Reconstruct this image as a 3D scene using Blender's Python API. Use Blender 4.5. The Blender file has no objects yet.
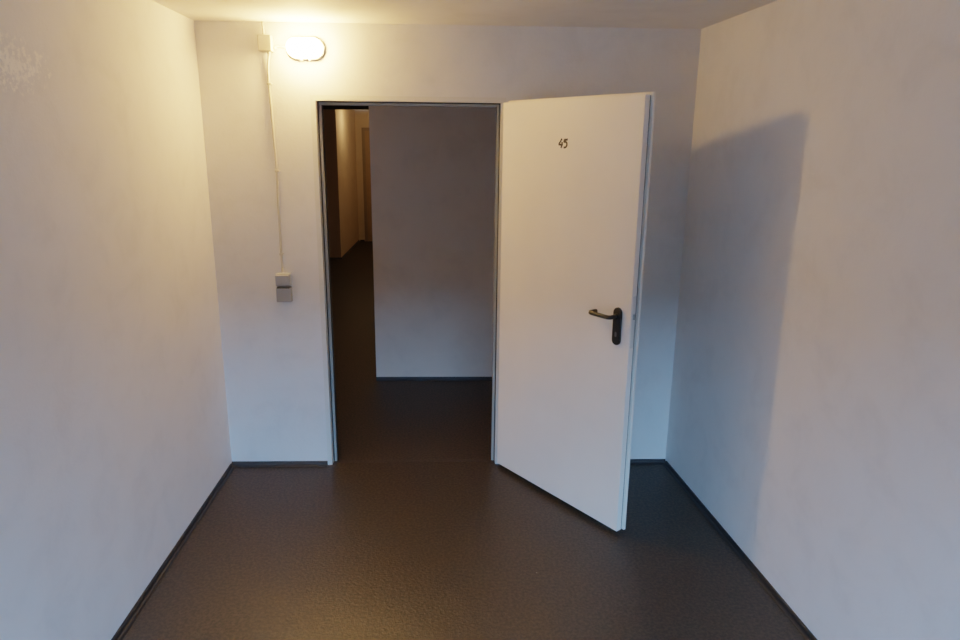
import bpy, bmesh, math
from mathutils import Vector, Matrix
PI = math.pi
C = bpy.context.scene.collection

# ------------------------------------------------------------------ helpers
def link(name, bm, mat, parent=None, smooth=False, loc=None):
    bmesh.ops.recalc_face_normals(bm, faces=bm.faces)
    me = bpy.data.meshes.new(name)
    bm.to_mesh(me); bm.free()
    me.materials.append(mat)
    if smooth:
        for p in me.polygons: p.use_smooth = True
    o = bpy.data.objects.new(name, me); C.objects.link(o)
    if parent: o.parent = parent
    if loc: o.location = loc
    return o

def tag(o, label=None, cat=None, group=None, kind=None):
    if label: o['label'] = label
    if cat: o['category'] = cat
    if group: o['group'] = group
    if kind: o['kind'] = kind
    return o

def thing(name, loc, label, cat, rot=0.0, kind=None, group=None):
    o = bpy.data.objects.new(name, None); C.objects.link(o)
    o.empty_display_size = .05
    o.location = loc; o.rotation_euler = (0, 0, rot)
    return tag(o, label, cat, group, kind)

def add_box(bm, x0, x1, y0, y1, z0, z1, bev=0.0, seg=2):
    vs = [bm.verts.new((x, y, z)) for x in (x0, x1) for y in (y0, y1) for z in (z0, z1)]
    idx = [(0,1,3,2),(4,6,7,5),(0,4,5,1),(2,3,7,6),(0,2,6,4),(1,5,7,3)]
    fs = [bm.faces.new([vs[i] for i in f]) for f in idx]
    bmesh.ops.recalc_face_normals(bm, faces=fs)
    if bev:
        es = list({e for f in fs for e in f.edges})
        bmesh.ops.bevel(bm, geom=es, offset=bev, segments=seg, profile=.5, affect='EDGES')

def box(*a, **k):
    bm = bmesh.new(); add_box(bm, *a, **k); return bm

def add_prism(bm, pts, h0, h1, fn):
    """closed polygon pts (2-D) extruded from h0 to h1; fn(a,b,h) -> xyz"""
    lo = [bm.verts.new(fn(a, b, h0)) for a, b in pts]
    hi = [bm.verts.new(fn(a, b, h1)) for a, b in pts]
    n = len(pts)
    bm.faces.new(lo); bm.faces.new(list(reversed(hi)))
    for i in range(n):
        j = (i + 1) % n
        bm.faces.new((lo[i], hi[i], hi[j], lo[j]))

def add_tube(bm, path, r, seg=10, caps=True):
    path = [Vector(p) for p in path]
    n = len(path); rings = []
    up = None
    for i, p in enumerate(path):
        t = (path[min(i+1, n-1)] - path[max(i-1, 0)]).normalized()
        if up is None:
            up = Vector((0, 0, 1)) if abs(t.z) < .9 else Vector((1, 0, 0))
        s = t.cross(up).normalized(); up = s.cross(t).normalized()
        rr = r[i] if isinstance(r, (list, tuple)) else r
        rings.append([bm.verts.new(p + rr*(math.cos(2*PI*k/seg)*s + math.sin(2*PI*k/seg)*up)) for k in range(seg)])
    for a, b in zip(rings, rings[1:]):
        for k in range(seg):
            bm.faces.new((a[k], a[(k+1) % seg], b[(k+1) % seg], b[k]))
    if caps:
        bm.faces.new(list(reversed(rings[0]))); bm.faces.new(rings[-1])

def smooth_path(pts, n=8):
    """Catmull-Rom through pts"""
    P = [Vector(p) for p in pts]; out = []
    for i in range(len(P)-1):
        p0 = P[max(i-1, 0)]; p1 = P[i]; p2 = P[i+1]; p3 = P[min(i+2, len(P)-1)]
        for k in range(n):
            t = k/n
            out.append(.5*((2*p1) + (p2-p0)*t + (2*p0-5*p1+4*p2-p3)*t*t + (3*p1-p0-3*p2+p3)*t**3))
    out.append(P[-1]); return out

def stadium(hw, hh, n=14):
    """half width, half height -> outline of a stadium lying along x (or z when taller)"""
    pts = []
    if hw >= hh:
        d = hw - hh
        for k in range(n+1):
            a = -PI/2 + PI*k/n; pts.append((d + hh*math.cos(a), hh*math.sin(a)))
        for k in range(n+1):
            a = PI/2 + PI*k/n; pts.append((-d + hh*math.cos(a), hh*math.sin(a)))
    else:
        d = hh - hw
        for k in range(n+1):
            a = PI*k/n; pts.append((hw*math.cos(a), d + hw*math.sin(a)))
        for k in range(n+1):
            a = PI + PI*k/n; pts.append((hw*math.cos(a), -d + hw*math.sin(a)))
    return pts

def add_loft(bm, rings, cap0=True, cap1=True):
    R = [[bm.verts.new(p) for p in r] for r in rings]
    for a, b in zip(R, R[1:]):
        n = len(a)
        for k in range(n):
            bm.faces.new((a[k], a[(k+1) % n], b[(k+1) % n], b[k]))
    if cap0: bm.faces.new(list(reversed(R[0])))
    if cap1: bm.faces.new(R[-1])

# ------------------------------------------------------------------ materials
class NT:
    def __init__(s, name):
        s.m = bpy.data.materials.new(name); s.m.use_nodes = True
        s.t = s.m.node_tree; s.b = s.t.nodes['Principled BSDF']
    def n(s, typ, **kw):
        nd = s.t.nodes.new(typ)
        for k, v in kw.items():
            if hasattr(nd, k): setattr(nd, k, v)
            else: nd.inputs[k].default_value = v
        return nd
    def l(s, a, b): s.t.links.new(a, b)
    def coords(s):
        return s.n('ShaderNodeTexCoord').outputs['Object']
    def noise(s, vec, scale, detail=4, rough=.55, dist=0.0):
        nd = s.n('ShaderNodeTexNoise'); nd.inputs['Scale'].default_value = scale
        nd.inputs['Detail'].default_value = detail; nd.inputs['Roughness'].default_value = rough
        nd.inputs['Distortion'].default_value = dist
        s.l(vec, nd.inputs['Vector']); return nd.outputs['Fac']
    def ramp(s, fac, stops):
        r = s.n('ShaderNodeValToRGB'); e = r.color_ramp.elements
        while len(e) < len(stops): e.new(.5)
        for el, (p, c) in zip(e, stops):
            el.position = p; el.color = c if len(c) == 4 else (*c, 1)
        s.l(fac, r.inputs['Fac']); return r.outputs['Color']
    def math(s, op, a, b=None):
        m = s.n('ShaderNodeMath'); m.operation = op
        for i, v in enumerate((a, b)):
            if v is None: continue
            if isinstance(v, (int, float)): m.inputs[i].default_value = v
            else: s.l(v, m.inputs[i])
        return m.outputs[0]
    def mix(s, fac, a, b):
        m = s.n('ShaderNodeMix'); m.data_type = 'RGBA'
        if isinstance(fac, (int, float)): m.inputs[0].default_value = fac
        else: s.l(fac, m.inputs[0])
        for i, v in ((6, a), (7, b)):
            if isinstance(v, tuple): m.inputs[i].default_value = v if len(v) == 4 else (*v, 1)
            else: s.l(v, m.inputs[i])
        return m.outputs[2]
    def bump(s, h, strength, dist=.002):
        b = s.n('ShaderNodeBump'); b.inputs['Strength'].default_value = strength
        b.inputs['Distance'].default_value = dist
        s.l(h, b.inputs['Height']); s.l(b.outputs[0], s.b.inputs['Normal'])

def simple(name, col, rough=.5, metal=0.0, var=.06, scale=12, bump=0.0):
    m = NT(name); v = m.coords()
    f = m.noise(v, scale, 5)
    lo = tuple(c*(1-var) for c in col); hi = tuple(min(1, c*(1+var)) for c in col)
    m.l(m.ramp(f, [(.3, lo), (.7, hi)]), m.b.inputs['Base Color'])
    m.b.inputs['Roughness'].default_value = rough; m.b.inputs['Metallic'].default_value = metal
    if bump: m.bump(m.noise(v, scale*14, 3), bump, .001)
    return m.m

def plaster(name, col, patch=None, rough=.75, bump=.35):
    m = NT(name); v = m.coords()
    big = m.noise(v, .9, 4, .6); mid = m.noise(v, 5, 6, .62, .4); fine = m.noise(v, 70, 5, .6)
    dk = tuple(c*.90 for c in col); lt = tuple(min(1, c*1.03) for c in col)
    c1 = m.ramp(mid, [(.28, dk), (.5, col), (.75, lt)])
    c2 = m.mix(.3, c1, m.ramp(big, [(.35, tuple(c*.90 for c in col)), (.65, lt)]))
    if patch:      # rubbed, flaking bit of paint high on the wall
        sx = m.n('ShaderNodeSeparateXYZ'); m.l(v, sx.inputs[0])
        dy = m.math('DIVIDE', m.math('SUBTRACT', sx.outputs['Y'], patch[0]), .23)
        dz = m.math('DIVIDE', m.math('SUBTRACT', sx.outputs['Z'], patch[1]), .10)
        d = m.math('SQRT', m.math('ADD', m.math('MULTIPLY', dy, dy), m.math('MULTIPLY', dz, dz)))
        fall = m.math('SUBTRACT', 1.0, d)
        fl = m.noise(v, 55, 6, .7)
        msk = m.ramp(m.math('ADD', fl, m.math('MULTIPLY', fall, .17)), [(.57, (0,0,0)), (.66, (1,1,1))])
        lim = m.ramp(d, [(.75, (1,1,1)), (1.35, (0,0,0))])
        grime = m.ramp(d, [(.0, (.30,)*3), (1.0, (0, 0, 0))])
        c2 = m.mix(m.math('MULTIPLY', grime, .55), c2, (.42, .36, .30))
        mk = m.math('MULTIPLY', m.math('MULTIPLY', msk, lim), .9)
        c2 = m.mix(mk, c2, (1.0, .96, .88))
    m.l(c2, m.b.inputs['Base Color'])
    m.b.inputs['Roughness'].default_value = rough
    m.b.inputs['Specular IOR Level'].default_value = .3
    h = m.math('ADD', m.math('MULTIPLY', mid, 1.2), m.math('MULTIPLY', fine, .5))
    m.bump(h, bump, .004)
    return m.m

def floor_mat(name):
    m = NT(name); v = m.coords()
    big = m.noise(v, 1.6, 5, .65, .5); mid = m.noise(v, 22, 5, .7); fine = m.noise(v, 75, 3, .7)
    base = m.ramp(big, [(.3, (0.028, 0.018, 0.011)), (.55, (0.038, 0.024, 0.014)), (.75, (0.047, 0.030, 0.017))])
    c = m.mix(.45, base, m.ramp(mid, [(.3, (0.022, 0.014, 0.008)), (.7, (0.055, 0.035, 0.020))]))
    c = m.mix(.55, c, m.ramp(fine, [(.41, (0.004, 0.003, 0.002)), (.61, (0.072, 0.048, 0.030))]))
    vo = m.n('ShaderNodeTexVoronoi'); vo.inputs['Scale'].default_value = 5.5; m.l(v, vo.inputs['Vector'])
    sp = m.ramp(vo.outputs['Distance'], [(.012, (1,1,1)), (.022, (0,0,0))])
    rnd = m.n('ShaderNodeSeparateColor'); m.l(vo.outputs['Color'], rnd.inputs[0])
    keep = m.math('GREATER_THAN', rnd.outputs[0], .80)
    c = m.mix(m.math('MULTIPLY', m.math('MULTIPLY', sp, keep), .6), c, (.45, .42, .38))
    m.l(c, m.b.inputs['Base Color'])
    # waxed lino: matt brown body under a thin, fairly rough, pebbled gloss
    dif = m.n('ShaderNodeBsdfDiffuse'); glo = m.n('ShaderNodeBsdfGlossy')
    m.l(c, dif.inputs['Color'])
    m.l(m.ramp(mid, [(.3, (.33,)*3), (.7, (.40,)*3)]), glo.inputs['Roughness'])
    bp = m.n('ShaderNodeBump'); bp.inputs['Strength'].default_value = .5; bp.inputs['Distance'].default_value = .005
    m.l(m.noise(v, 80, 3, .6), bp.inputs['Height'])
    m.l(bp.outputs[0], glo.inputs['Normal']); m.l(bp.outputs[0], dif.inputs['Normal'])
    mx = m.n('ShaderNodeMixShader'); mx.inputs[0].default_value = .09
    m.l(dif.outputs[0], mx.inputs[1]); m.l(glo.outputs[0], mx.inputs[2])
    m.l(mx.outputs[0], m.t.nodes['Material Output'].inputs['Surface'])
    return m.m

WALL = (.82, .81, .80)
M_wall = plaster('white_plaster', WALL)
M_wall_l = plaster('white_plaster_rubbed', WALL, patch=(-1.53, 2.005))
M_wall_b = plaster('white_plaster_back', (.82, .81, .80), bump=.5)
M_ceil = plaster('ceiling_paint', (.80, .78, .75), bump=.2)
M_part = plaster('grey_plaster', (.80, .74, .68), bump=.25)
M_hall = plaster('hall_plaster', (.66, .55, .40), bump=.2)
M_hall_shade = plaster('hall_plaster_shaded', (.26, .19, .13), bump=.2)  # hall plaster darkened in colour for the face turned from the corridor lamp
M_floor = floor_mat('brown_floor')
M_base = simple('skirting_vinyl', (.0135, .0125, .013), .5, var=.25, scale=20)
M_frame = simple('frame_paint', (.74, .73, .69), .40, var=.03, scale=6)
M_stop = simple('stop_paint_shaded', (.36, .37, .35), .45, var=.03, scale=6)  # greyed frame paint: the shadow on the stop is in its colour
M_seal = simple('seal_rubber', (.02, .02, .022), .6)
M_door = simple('door_paint', (.90, .85, .78), .42, var=.025, scale=3, bump=.05)
M_black = simple('black_plastic', (.005, .005, .005), .48)
M_steel = simple('steel', (.16, .16, .155), .35, .9)
M_num = simple('number_paint', (.020, .012, .008), .5)
M_white = simple('white_plastic', (.74, .71, .66), .45, var=.03)
M_box = simple('cream_plastic', (.56, .53, .47), .5, var=.03)
M_grey = simple('grey_plastic', (.38, .38, .38), .45, var=.03)
M_lgrey = simple('grey_plastic_light', (.44, .44, .44), .4, var=.03)
M_dark = simple('dark_gap', (.010, .009, .008), .8)
M_hdoor = simple('hall_door_paint', (.36, .25, .14), .5)

LAMP = 330.0
def emis(name, col, st):
    m = NT(name)
    v = m.coords(); f = m.noise(v, 20, 2)
    m.l(m.ramp(f, [(0, tuple(c*.97 for c in col)), (1, col)]), m.b.inputs['Emission Color'])
    m.b.inputs['Base Color'].default_value = (.9, .88, .84, 1)
    m.b.inputs['Emission Strength'].default_value = st
    return m.m
M_glow = emis('opal_glass_lit', (1.0, .555, .172), LAMP)

# ------------------------------------------------------------------ dimensions
WD, TL, TR = 2.5014, .0097, .0796      # room width at the back, lean of both side walls
ZC = 2.364                             # ceiling
REAR = -5.7
TB = .10                               # back wall thickness
OX0, OX1, OZ = .5692, 1.5052, 1.9998   # door rebate opening
FX0, FX1, FZ = .5440, 1.5480, 2.0255   # outside of the frame face

# ------------------------------------------------------------------ setting
def struct(name, bm, mat, label, cat, **k):
    return tag(link(name, bm, mat, **k), label, cat, kind='structure')

xl = lambda y: -y*math.tan(TL)          # left wall face x at y (y negative)
xr = lambda y: WD - y*math.tan(TR)      # right wall face x

bm = bmesh.new()
add_prism(bm, [(xl(REAR)-.002, REAR), (xr(REAR)+.002, REAR), (WD, .03), (0, .03)], -.12, 0, lambda a, b, h: (a, b, h))
struct('floor', bm, M_floor, 'dark brown speckled glossy floor of the room', 'floor')
struct('floor_hall', box(-4.2, 4.4, .034, 10.2, -.12, 0), M_floor, 'dark brown floor of the corridor beyond the open doorway', 'floor')
bm = bmesh.new()
add_prism(bm, [(xl(REAR)-.2, REAR-.2), (xr(REAR)+.2, REAR-.2), (WD+.2, .0), (-.2, .0)], ZC, ZC+.15, lambda a, b, h: (a, b, h))
struct('ceiling', bm, M_ceil, 'plain painted ceiling of the room above the wall lamp', 'ceiling')
bm = bmesh.new()
add_prism(bm, [(0, 0), (xl(REAR), REAR), (xl(REAR)-.2, REAR), (-.2, 0)], -.12, ZC, lambda a, b, h: (a, b, h))
struct('wall_left', bm, M_wall_l, 'white plastered left wall with a rubbed patch near its top', 'wall')
bm = bmesh.new()
add_prism(bm, [(WD, 0), (WD+.2, 0), (xr(REAR)+.2, REAR), (xr(REAR), REAR)], -.12, ZC, lambda a, b, h: (a, b, h))
struct('wall_right', bm, M_wall, 'white plastered right wall carrying the shadow of the door', 'wall')

# back wall: one ring-shaped slab with the doorway cut out
bm = bmesh.new()
fi0, fi1, fz = OX0-.004, OX1+.004, OZ+.004
for q in ((-.2, fi0, -.12, ZC+.15), (fi1, WD+.2, -.12, ZC+.15), (fi0, fi1, fz, ZC+.15)):
    add_box(bm, q[0], q[1], 0, TB, q[2], q[3])
struct('wall_back', bm, M_wall_b, 'white plastered back wall around the doorway, with brush marks', 'wall')

# rear wall behind the camera, with a window opening that lets the daylight in
WX0, WX1, WZ0, WZ1 = .22, 2.78, .85, 2.02
bm = bmesh.new()
X0, X1 = xl(REAR)-.2, xr(REAR)+.2
for a in ((X0, WX0, -.12, ZC), (WX1, X1, -.12, ZC), (WX0, WX1, -.12, WZ0), (WX0, WX1, WZ1, ZC)):
    add_box(bm, a[0], a[1], REAR-.2, REAR, a[2], a[3])
struct('wall_rear', bm, M_wall, 'white plastered wall with a window, behind the viewer', 'wall')

# skirtings: profile (out from wall, up)
PROF = [(0, 0), (.024, 0), (.0235, .0035), (.019, .0075), (.0125, .009), (.0105, .014), (.009, .022), (.006, .0245), (0, .0245)]
def skirting(name, p0, p1, nrm, label, mat=M_base, ext=True):
    p0, p1, nrm = Vector((*p0, 0)), Vector((*p1, 0)), Vector((*nrm, 0)).normalized()
    bm = bmesh.new()
    add_prism(bm, PROF, 0, 1, lambda a, b, h: p0.lerp(p1, h) + nrm*(a+.0004) + Vector((0, 0, b+.0004)))
    return struct(name, bm, mat, label, 'skirting')
skirting('baseboard_left', (xl(-.026), -.026), (xl(REAR), REAR), (math.cos(TL), math.sin(TL)), 'dark vinyl skirting along the foot of the left wall')
skirting('baseboard_right', (xr(-.026), -.026), (xr(REAR), REAR), (-math.cos(TR), math.sin(TR)), 'dark vinyl skirting along the foot of the right wall')
skirting('baseboard_back', (0.001, 0), (FX0-.001, 0), (0, -1), 'short dark skirting between left corner and door frame')
skirting('baseboard_back', (FX1+.001, 0), (WD-.001, 0), (0, -1), 'short dark skirting behind the open door')

# steel door frame, one folded section mitred round the opening: profile in (inward, depth)
FP = [(-(OX0-FX0), -.002), (0.0, -.002), (0.0, .0455), (-.0035, .0455), (-.0035, .004), (-(OX0-FX0), .0015)]
FQ = [(.0185, .0562), (.0185, TB+.004), (-.028, TB+.004), (-.028, TB+.001), (-.0035, TB+.001), (-.0035, .0562)]
def frame_mesh(prof, x0, x1, zt, z0=0.0):
    bm = bmesh.new(); rings = []
    for which in range(4):
        r = []
        for a, d in prof:
            ext = a if which < 2 else a
            if which == 0: r.append((x0+a, d, z0))
            elif which == 1: r.append((x0+a, d, zt-a))
            elif which == 2: r.append((x1-a, d, zt-a))
            else: r.append((x1-a, d, z0))
        rings.append(r)
    add_loft(bm, rings); return bm
fr = link('trim_1', frame_mesh(FP, OX0, OX1, OZ), M_frame)
tag(fr, 'off-white painted steel frame around the open doorway', 'door frame', kind='structure')
st = link('frame_stop', frame_mesh([(.0001, .046), (.0190, .047), (.0190, .056), (-.0035, .056), (-.0035, .046)], OX0, OX1, OZ), M_stop, fr)
tag(st, 'stop strip inside the frame, greyed for its shadow')
rf = link('rear_frame', frame_mesh(FQ, OX0, OX1, OZ), M_seal, fr)
tag(rf, 'dark corridor-side half of the door frame')
SP = [(.0165, .0425), (.0245, .0425), (.0245, .0475), (.0165, .0475)]
g = link('door_seal', frame_mesh([(.0006, .0395), (.0050, .0405), (.0060, .0460), (.0006, .0460)], OX0, OX1, OZ, .004), M_seal, fr)
tag(g, 'thin dark rubber seal in the frame rebate')
struct('trim_2', box(OX0+.024, OX1-.024, .045, .052, .0002, .0012), simple('joint_strip', (.05, .038, .028), .6, var=.2), 'thin joint strip across the floor in the doorway', 'threshold')

# ------------------------------------------------------------------ corridor shell
struct('wall_hall_front', box(.660, 4.6, 1.465, 10.2, -.12, 2.75), M_part, 'grey plastered partition facing the open doorway', 'wall').rotation_euler = (0, 0, 0)
struct('wall_hall_left', box(-4.4, -.530, 7.205, 7.215, -.12, 2.75), M_hall_shade, 'brown corridor wall with shade put into its colour, seen past the partition, far back', 'wall')
struct('wall_hall_left', box(-4.4, -.527, 7.216, 10.2, -.12, 2.75), M_hall, 'warmly lit side wall of the far corridor', 'wall')
struct('wall_hall_end', box(-.527, .653, 9.26, 9.4, -.12, 2.75), M_hall, 'end wall of the far corridor', 'wall')
struct('ceiling_hall', box(-4.2, 4.4, TB, 7.33, ZC+.012, ZC+.15), M_ceil, 'dark corridor ceiling beyond the doorway', 'ceiling')
struct('trim_3', box(-4.195, .655, 7.08, 7.20, 2.262, 2.42), M_dark, 'lintel across the corridor, its shade put into the colour, far back', 'lintel')  # near-black colour stands in for the unlit band under the ceiling
struct('ceiling_hall_end', box(-.527, .653, 7.33, 9.4, 2.6, 2.75), M_ceil, 'ceiling over the lit end of the corridor', 'ceiling')
struct('wall_hall_side', box(-4.4, -4.2, TB, 7.21, -.12, 2.5), M_hall, 'corridor side wall out of sight to the left', 'wall')
struct('wall_hall_side', box(4.4, 4.6, TB, 1.52, -.12, 2.5), M_hall, 'corridor side wall out of sight to the right', 'wall')
struct('wall_hall_near', box(-4.6, -.201, 0, TB, -.12, 2.75), M_hall, 'corridor wall beside the doorway, out of sight to the left', 'wall')
struct('wall_hall_near', box(WD+.201, 4.6, 0, TB, -.12, 2.75), M_hall, 'corridor wall beside the doorway, out of sight to the right', 'wall')
skirting('baseboard_hall', (.660, 1.465), (4.39, 1.465), (0, -1), 'dark skirting at the foot of the corridor partition')
skirting('baseboard_hall', (-4.19, 7.21), (-.527, 7.21), (0, -1), 'dark skirting at the foot of the dim far corridor wall')
skirting('baseboard_hall', (-.527, 7.21-.024), (-.527, 9.26), (1, 0), 'dark skirting along the warm lit wall in the far corridor')
skirting('baseboard_hall', (-.50, 9.26), (-.42, 9.26), (0, -1), 'dark skirting at the end of the far corridor')
# door at the corridor's end
d2 = thing('door_2', (.05, 9.26, 0), 'brown door at the far end of the corridor, mostly hidden by the partition', 'door', kind='structure')
link('leaf', box(-.41, .41, -.022, -.002, .006, 1.99, bev=.002), M_hdoor, d2)
bm = bmesh.new()
add_loft(bm, [[(-.46+a, d, 0) for a, d in ((0, -.03), (.055, -.03), (.055, -.001), (0, -.001))],
              [(-.46+a, d, 2.045-a) for a, d in ((0, -.03), (.055, -.03), (.055, -.001), (0, -.001))],
              [(.46-a, d, 2.045-a) for a, d in ((0, -.03), (.055, -.03), (.055, -.001), (0, -.001))],
              [(.46-a, d, 0) for a, d in ((0, -.03), (.055, -.03), (.055, -.001), (0, -.001))]])
link('door_casing', bm, simple('hall_casing_paint', (.26, .20, .13), .5), d2)

# ------------------------------------------------------------------ the open door
ANG = .9503
HX, HY = 1.5138, -.045
DW, ZB, ZT = .8995, .0286, 1.998
# local frame: +x along the leaf away from the hinge, +y through the leaf away from the viewer, z up
door = thing('door_1', (HX, HY, 0), 'white steel door numbered 45, standing open into the room', 'door', rot=-ANG, kind='structure')
T1, T2, LIP = .031, .051, .011
link('leaf', box(0, DW, 0, T1, ZB, ZT, bev=.0018), M_door, door)
link('rebate_lip', box(-LIP+.004, DW+LIP, T1+.007, T2, ZB, ZT+LIP, bev=.0016), M_door, door)
tag(link('lip_groove', box(.002, DW-.004, T1-.001, T1+.008, ZB+.002, ZT-.002), M_seal, door), 'dark groove between leaf and lip')
# lock case face on the free edge
lf = link('lock_face', box(DW-.0005, DW+.0012, .008, .029, .93, 1.165, bev=.0005), M_frame, door)
link('latch', box(DW+.0008, DW+.009, .012, .025, 1.06, 1.085, bev=.002), M_stop, lf)
# number 45, painted strokes lying on the leaf
def stroke(bm, pts, w, y0=-.0009, y1=.0):
    P = [Vector((a, 0, b)) for a, b in pts]
    L, R = [], []
    for i, p in enumerate(P):
        t = (P[min(i+1, len(P)-1)] - P[max(i-1, 0)]).normalized()
        nrm = Vector((-t.z, 0, t.x))
        ww = w*(.5 if 0 < i < len(P)-1 else .42)
        L.append(p + nrm*ww); R.append(p - nrm*ww)
    out = L + R[::-1]
    lo = [bm.verts.new((v.x, y1, v.z)) for v in out]; hi = [bm.verts.new((v.x, y0, v.z)) for v in out]
    n = len(P)
    for i in range(n-1):
        bm.faces.new((hi[i], hi[i+1], hi[2*n-2-i], hi[2*n-1-i]))
    m_ = 2*n
    for i in range(m_):
        j = (i+1) % m_; bm.faces.new((lo[i], lo[j], hi[j], hi[i]))
NX, NZ, SX, SZ = .438, 1.8035, .0064, .00450      # per photo pixel of the digits
def dg(pts, w, n=5):
    q = [((a-374)/16*SX + NX, -(b-293)/16*SZ + NZ) for a, b in pts]
    q = [(v.x, v.z) for v in smooth_path([(a, 0, b) for a, b in q], n)]
    return q
bm = bmesh.new()
stroke(bm, dg([(353, 219), (332, 262), (304, 310)], 0), 0.0084)
stroke(bm, dg([(300, 309), (335, 315), (372, 312)], 0), 0.0087, -.0010)
stroke(bm, dg([(362, 272), (354, 318), (345, 368)], 0), 0.0092, -.0011)
tag(link('digit', bm, M_num, door), 'dark painted figure 4')
bm = bmesh.new()
stroke(bm, dg([(392, 233), (418, 236), (448, 229)], 0), 0.0095)
stroke(bm, dg([(397, 232), (391, 255), (386, 276)], 0), 0.0078, -.0010)
stroke(bm, dg([(386, 276), (412, 268), (434, 288), (436, 322), (420, 352), (386, 360)], 0), 0.0090, -.0011)
tag(link('digit', bm, M_num, door), 'dark painted figure 5')
# handle: long plate with a bent lever and a key hole
hd = link('door_handle', bmesh.new(), M_black, door)
bm = bmesh.new()
HC, HZ = .8290, 1.0180
rings = []
for y, s in ((0.0, 0), (-.007, 0), (-.0095, .0012), (-.0105, .004)):
    rings.append([(HC+a, y, HZ+b) for a, b in stadium(.0230-s, .086-s)])
add_loft(bm, rings)
me = hd.data; bm.to_mesh(me); bm.free()
if not me.materials: me.materials.append(M_black)
tag(hd, 'black plastic handle plate')
LZ = 1.0650
bm = bmesh.new()
add_tube(bm, [(HC, -.0100, LZ), (HC, -.0205, LZ)], [.0135, .0125], 20)
path = [(HC, -.018, LZ), (HC, -.043, LZ)]
for k in range(1, 9):
    a = PI/2*k/8; path.append((HC-.016*(1-math.cos(a)), -.043-.016*math.sin(a), LZ))
xe = HC-.104
path.append((HC-.06, -.059, LZ+.0005))
path.append((xe, -.059, LZ+.001))
for k in range(1, 9):
    a = PI/2*k/8; path.append((xe-.017*math.sin(a), -.059+.017*(1-math.cos(a)), LZ+.001))
path.append((xe-.017, -.026, LZ+.001)); path.append((xe-.016, -.014, LZ+.001))
add_tube(bm, path, .0098, 16)
link('lever', bm, M_black, hd, smooth=True)
bm = bmesh.new()
add_prism(bm, [(HC+a, HZ-.036+b) for a, b in stadium(.0055, .0115, 8)], -.0112, -.0098, lambda a, b, h: (a, h, b))
tag(link('key_cylinder', bm, M_steel, hd), 'dull metal key cylinder')
# hinges on the hidden side
for z in (.25, 1.75):
    bm = bmesh.new()
    add_tube(bm, [(-.012, T2+.006, z-.04), (-.012, T2+.006, z+.04)], .006, 12)
    link('hinge', bm, M_steel, door)

# ------------------------------------------------------------------ wall lamp
LX, LZ_ = .5370, 2.2420
lamp = thing('bulkhead_lamp', (LX, 0, LZ_), 'lit oval white bulkhead lamp on the back wall above the doorway', 'lamp')
bm = bmesh.new()
add_loft(bm, [[(a, y, b) for a, b in stadium(hw, hh)] for y, hw, hh in ((-.0005, .092, .051), (-.022, .092, .051), (-.027, .088, .047))])
link('base', bm, M_white, lamp)
bm = bmesh.new(); rings = []
for y, s in ((-.0272, .003), (-.040, .0025), (-.060, .003), (-.076, .006), (-.086, .011), (-.093, .018), (-.097, .027), (-.098, .036)):
    rings.append([(a, y, b) for a, b in stadium(.088-s, .048-s)])
add_loft(bm, rings)
link('diffuser', bm, M_glow, lamp, smooth=True)
for sx in (-.02, .02):
    bm = bmesh.new(); add_box(bm, sx-.005, sx+.005, -.034, -.020, -.0565, -.0475, bev=.0015)
    link('clip', bm, M_white, lamp)

# ------------------------------------------------------------------ junction box and cables
BX0, BX1, BZ0, BZ1 = .318, .380, 2.224, 2.296
jb = thing('junction_box', ((BX0+BX1)/2, 0, (BZ0+BZ1)/2), 'small white square junction box beside the lit wall lamp', 'junction box')
hw, hh = (BX1-BX0)/2, (BZ1-BZ0)/2
link('housing', box(-hw, hw, -.034, -.0005, -hh, hh, bev=.003), M_box, jb)
link('lid', box(-hw-.001, hw+.001, -.064, -.0345, -hh-.001, hh+.001, bev=.003), M_box, jb)
def gland(p0, p1, r=.008):
    bm = bmesh.new(); add_tube(bm, [p0, Vector(p0).lerp(Vector(p1), .5), p1], [r, r, r*.75], 14)
    link('cable_gland', bm, M_box, jb)
gland((-.012, -.017, hh), (-.012, -.017, hh+.010))
gland((.008, -.017, -hh), (.008, -.017, -hh-.010))
gland((hw, -.017, -.018), (hw+.012, -.017, -.018))

def cable(name, pts, r, label):
    bm = bmesh.new(); add_tube(bm, smooth_path(pts, 8), r, 10)
    return tag(link(name, bm, M_box, smooth=True), label, 'cable')
jx = (BX0+BX1)/2
cable('electric_cable', [(jx-.016, -.009, ZC-.001), (jx-.015, -.012, 2.340), (jx-.012, -.017, BZ1+.0105)], .0055, 'short white cable from the ceiling down into the junction box')
cable('electric_cable', [(BX1+.0125, -.017, 2.250), (.405, -.012, 2.249), (.4425, -.010, 2.249)], .0045, 'short white cable running sideways from junction box to wall lamp')
main = cable('electric_cable', [(jx+.008, -.017, BZ0-.0105), (.346, -.010, 2.15), (.3455, -.008, 2.076), (.350, -.008, 1.92), (.354, -.0085, 1.78), (.3575, -.008, 1.651), (.3555, -.009, 1.50), (.3545, -.008, 1.36), (.3545, -.008, 1.221), (.3555, -.009, 1.16), (.357, -.017, 1.1285)], .0060, 'long white cable hanging down the wall to the grey switch')
for x, z in ((.3455, 2.076), (.3575, 1.651), (.3545, 1.221)):
    bm = bmesh.new()
    add_box(bm, x-.009, x+.0105, -.0165, -.0004, z-.006, z+.006, bev=.002)
    cl = link('cable_clip', bm, M_box, main)
    bm = bmesh.new(); add_tube(bm, [(x+.0125, -.0005, z), (x+.0125, -.020, z)], .0028, 10)
    tag(link('nail', bm, M_white, cl), 'small painted nail head')

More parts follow.
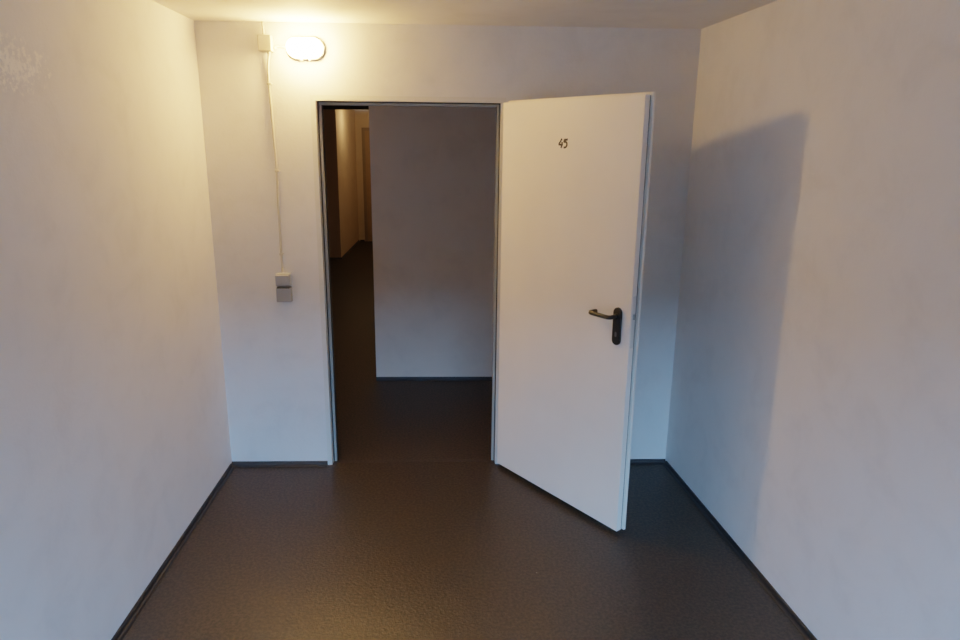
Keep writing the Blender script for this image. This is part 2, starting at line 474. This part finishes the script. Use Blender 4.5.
# ------------------------------------------------------------------ switch and socket
SX0, SX1 = .3205, .3985
sw = thing('light_switch', ((SX0+SX1)/2, 0, 1.0535), 'grey surface-mounted light switch, upper of the two boxes under the cable', 'light switch')
h = (SX1-SX0)/2
link('housing', box(-h, h, -.037, -.0005, 0, .0675, bev=.003), M_lgrey, sw)
bm = bmesh.new()
add_prism(bm, [(-.0375, .005), (-.044, .007), (-.0475, .033), (-.0505, .060), (-.0375, .0625)], -h+.004, h-.004, lambda a, b, hh_: (hh_, a, b))
link('rocker', bm, M_lgrey, sw)
bm = bmesh.new(); add_tube(bm, [(-.003, -.017, .0676), (-.003, -.017, .0735)], [.0085, .007], 14)
link('cable_gland', bm, M_white, sw)
so = thing('wall_socket', ((SX0+SX1)/2+.001, 0, .9665), 'grey surface-mounted socket box with flap, lower of the two under the cable', 'socket')
link('housing', box(-h, h, -.034, -.0005, 0, .0790, bev=.003), M_grey, so)
bm = bmesh.new(); add_box(bm, -h+.0005, h-.0005, -.041, -.0345, .001, .0755, bev=.0025)
fl = link('flap', bm, M_grey, so)
bm = bmesh.new(); add_box(bm, -.012, .012, -.0445, -.0405, .004, .010, bev=.0015)
link('flap_grip', bm, M_grey, fl)
bm = bmesh.new(); add_tube(bm, [(-h+.006, -.037, .0775), (h-.006, -.037, .0775)], .0028, 10)
link('flap_hinge', bm, M_dark, fl)

# ------------------------------------------------------------------ light
def area(name, loc, rot, sx, sy, power, col):
    L = bpy.data.lights.new(name, 'AREA'); L.shape = 'RECTANGLE'; L.size = sx; L.size_y = sy
    L.energy = power; L.color = col
    o = bpy.data.objects.new(name, L); C.objects.link(o); o.location = loc; o.rotation_euler = rot; return o
# daylight entering by the window in the rear wall
SKY_E = 6000
HALL_E = 7.5
area('sky_daylight', ((WX0+WX1)/2, REAR-4.0, 3.55), (PI/2-.40, 0, 0), 16.0, 1.8, SKY_E, (.275, .565, .99))
# lamp in the far corridor, behind the partition's corner
L = bpy.data.lights.new('corridor_lamp_light', 'POINT'); L.energy = HALL_E; L.color = (1, .63, .30); L.shadow_soft_size = .06
o = bpy.data.objects.new('corridor_lamp_light', L); C.objects.link(o); o.location = (-.20, 7.75, 2.15)

L = bpy.data.lights.new('corridor_side_light', 'POINT'); L.energy = 30; L.color = (1, .68, .44); L.shadow_soft_size = .1
o = bpy.data.objects.new('corridor_side_light', L); C.objects.link(o); o.location = (-1.9, .85, 2.15)

w = bpy.data.worlds.new('world'); bpy.context.scene.world = w; w.use_nodes = True
w.node_tree.nodes['Background'].inputs[0].default_value = (.45, .6, .9, 1)
w.node_tree.nodes['Background'].inputs[1].default_value = .003

# ------------------------------------------------------------------ camera
yaw, pit, rol, fpx = .0371, .2515, .0106, 689.5
f = Vector((math.sin(yaw)*math.cos(pit), math.cos(yaw)*math.cos(pit), -math.sin(pit)))
r = Vector((math.cos(yaw), -math.sin(yaw), 0)); u = r.cross(f)
c, s = math.cos(rol), math.sin(rol)
r2, u2 = c*r + s*u, -s*r + c*u
cam = bpy.data.cameras.new('camera'); co = bpy.data.objects.new('camera', cam); C.objects.link(co)
cam.sensor_width = 36; cam.lens = fpx*36/960; cam.clip_start = .02
co.matrix_world = Matrix((( r2.x, u2.x, -f.x, 1.2736), (r2.y, u2.y, -f.y, -3.6602), (r2.z, u2.z, -f.z, 1.8019), (0, 0, 0, 1)))
sc = bpy.context.scene
sc.camera = co
sc.view_settings.view_transform = 'Filmic'
sc.view_settings.look = 'None'
sc.view_settings.exposure = 0.0
sc.cycles.use_denoising = True
sc.cycles.caustics_reflective = False; sc.cycles.max_bounces = 12; sc.cycles.diffuse_bounces = 8
sc.cycles.sample_clamp_indirect = 8
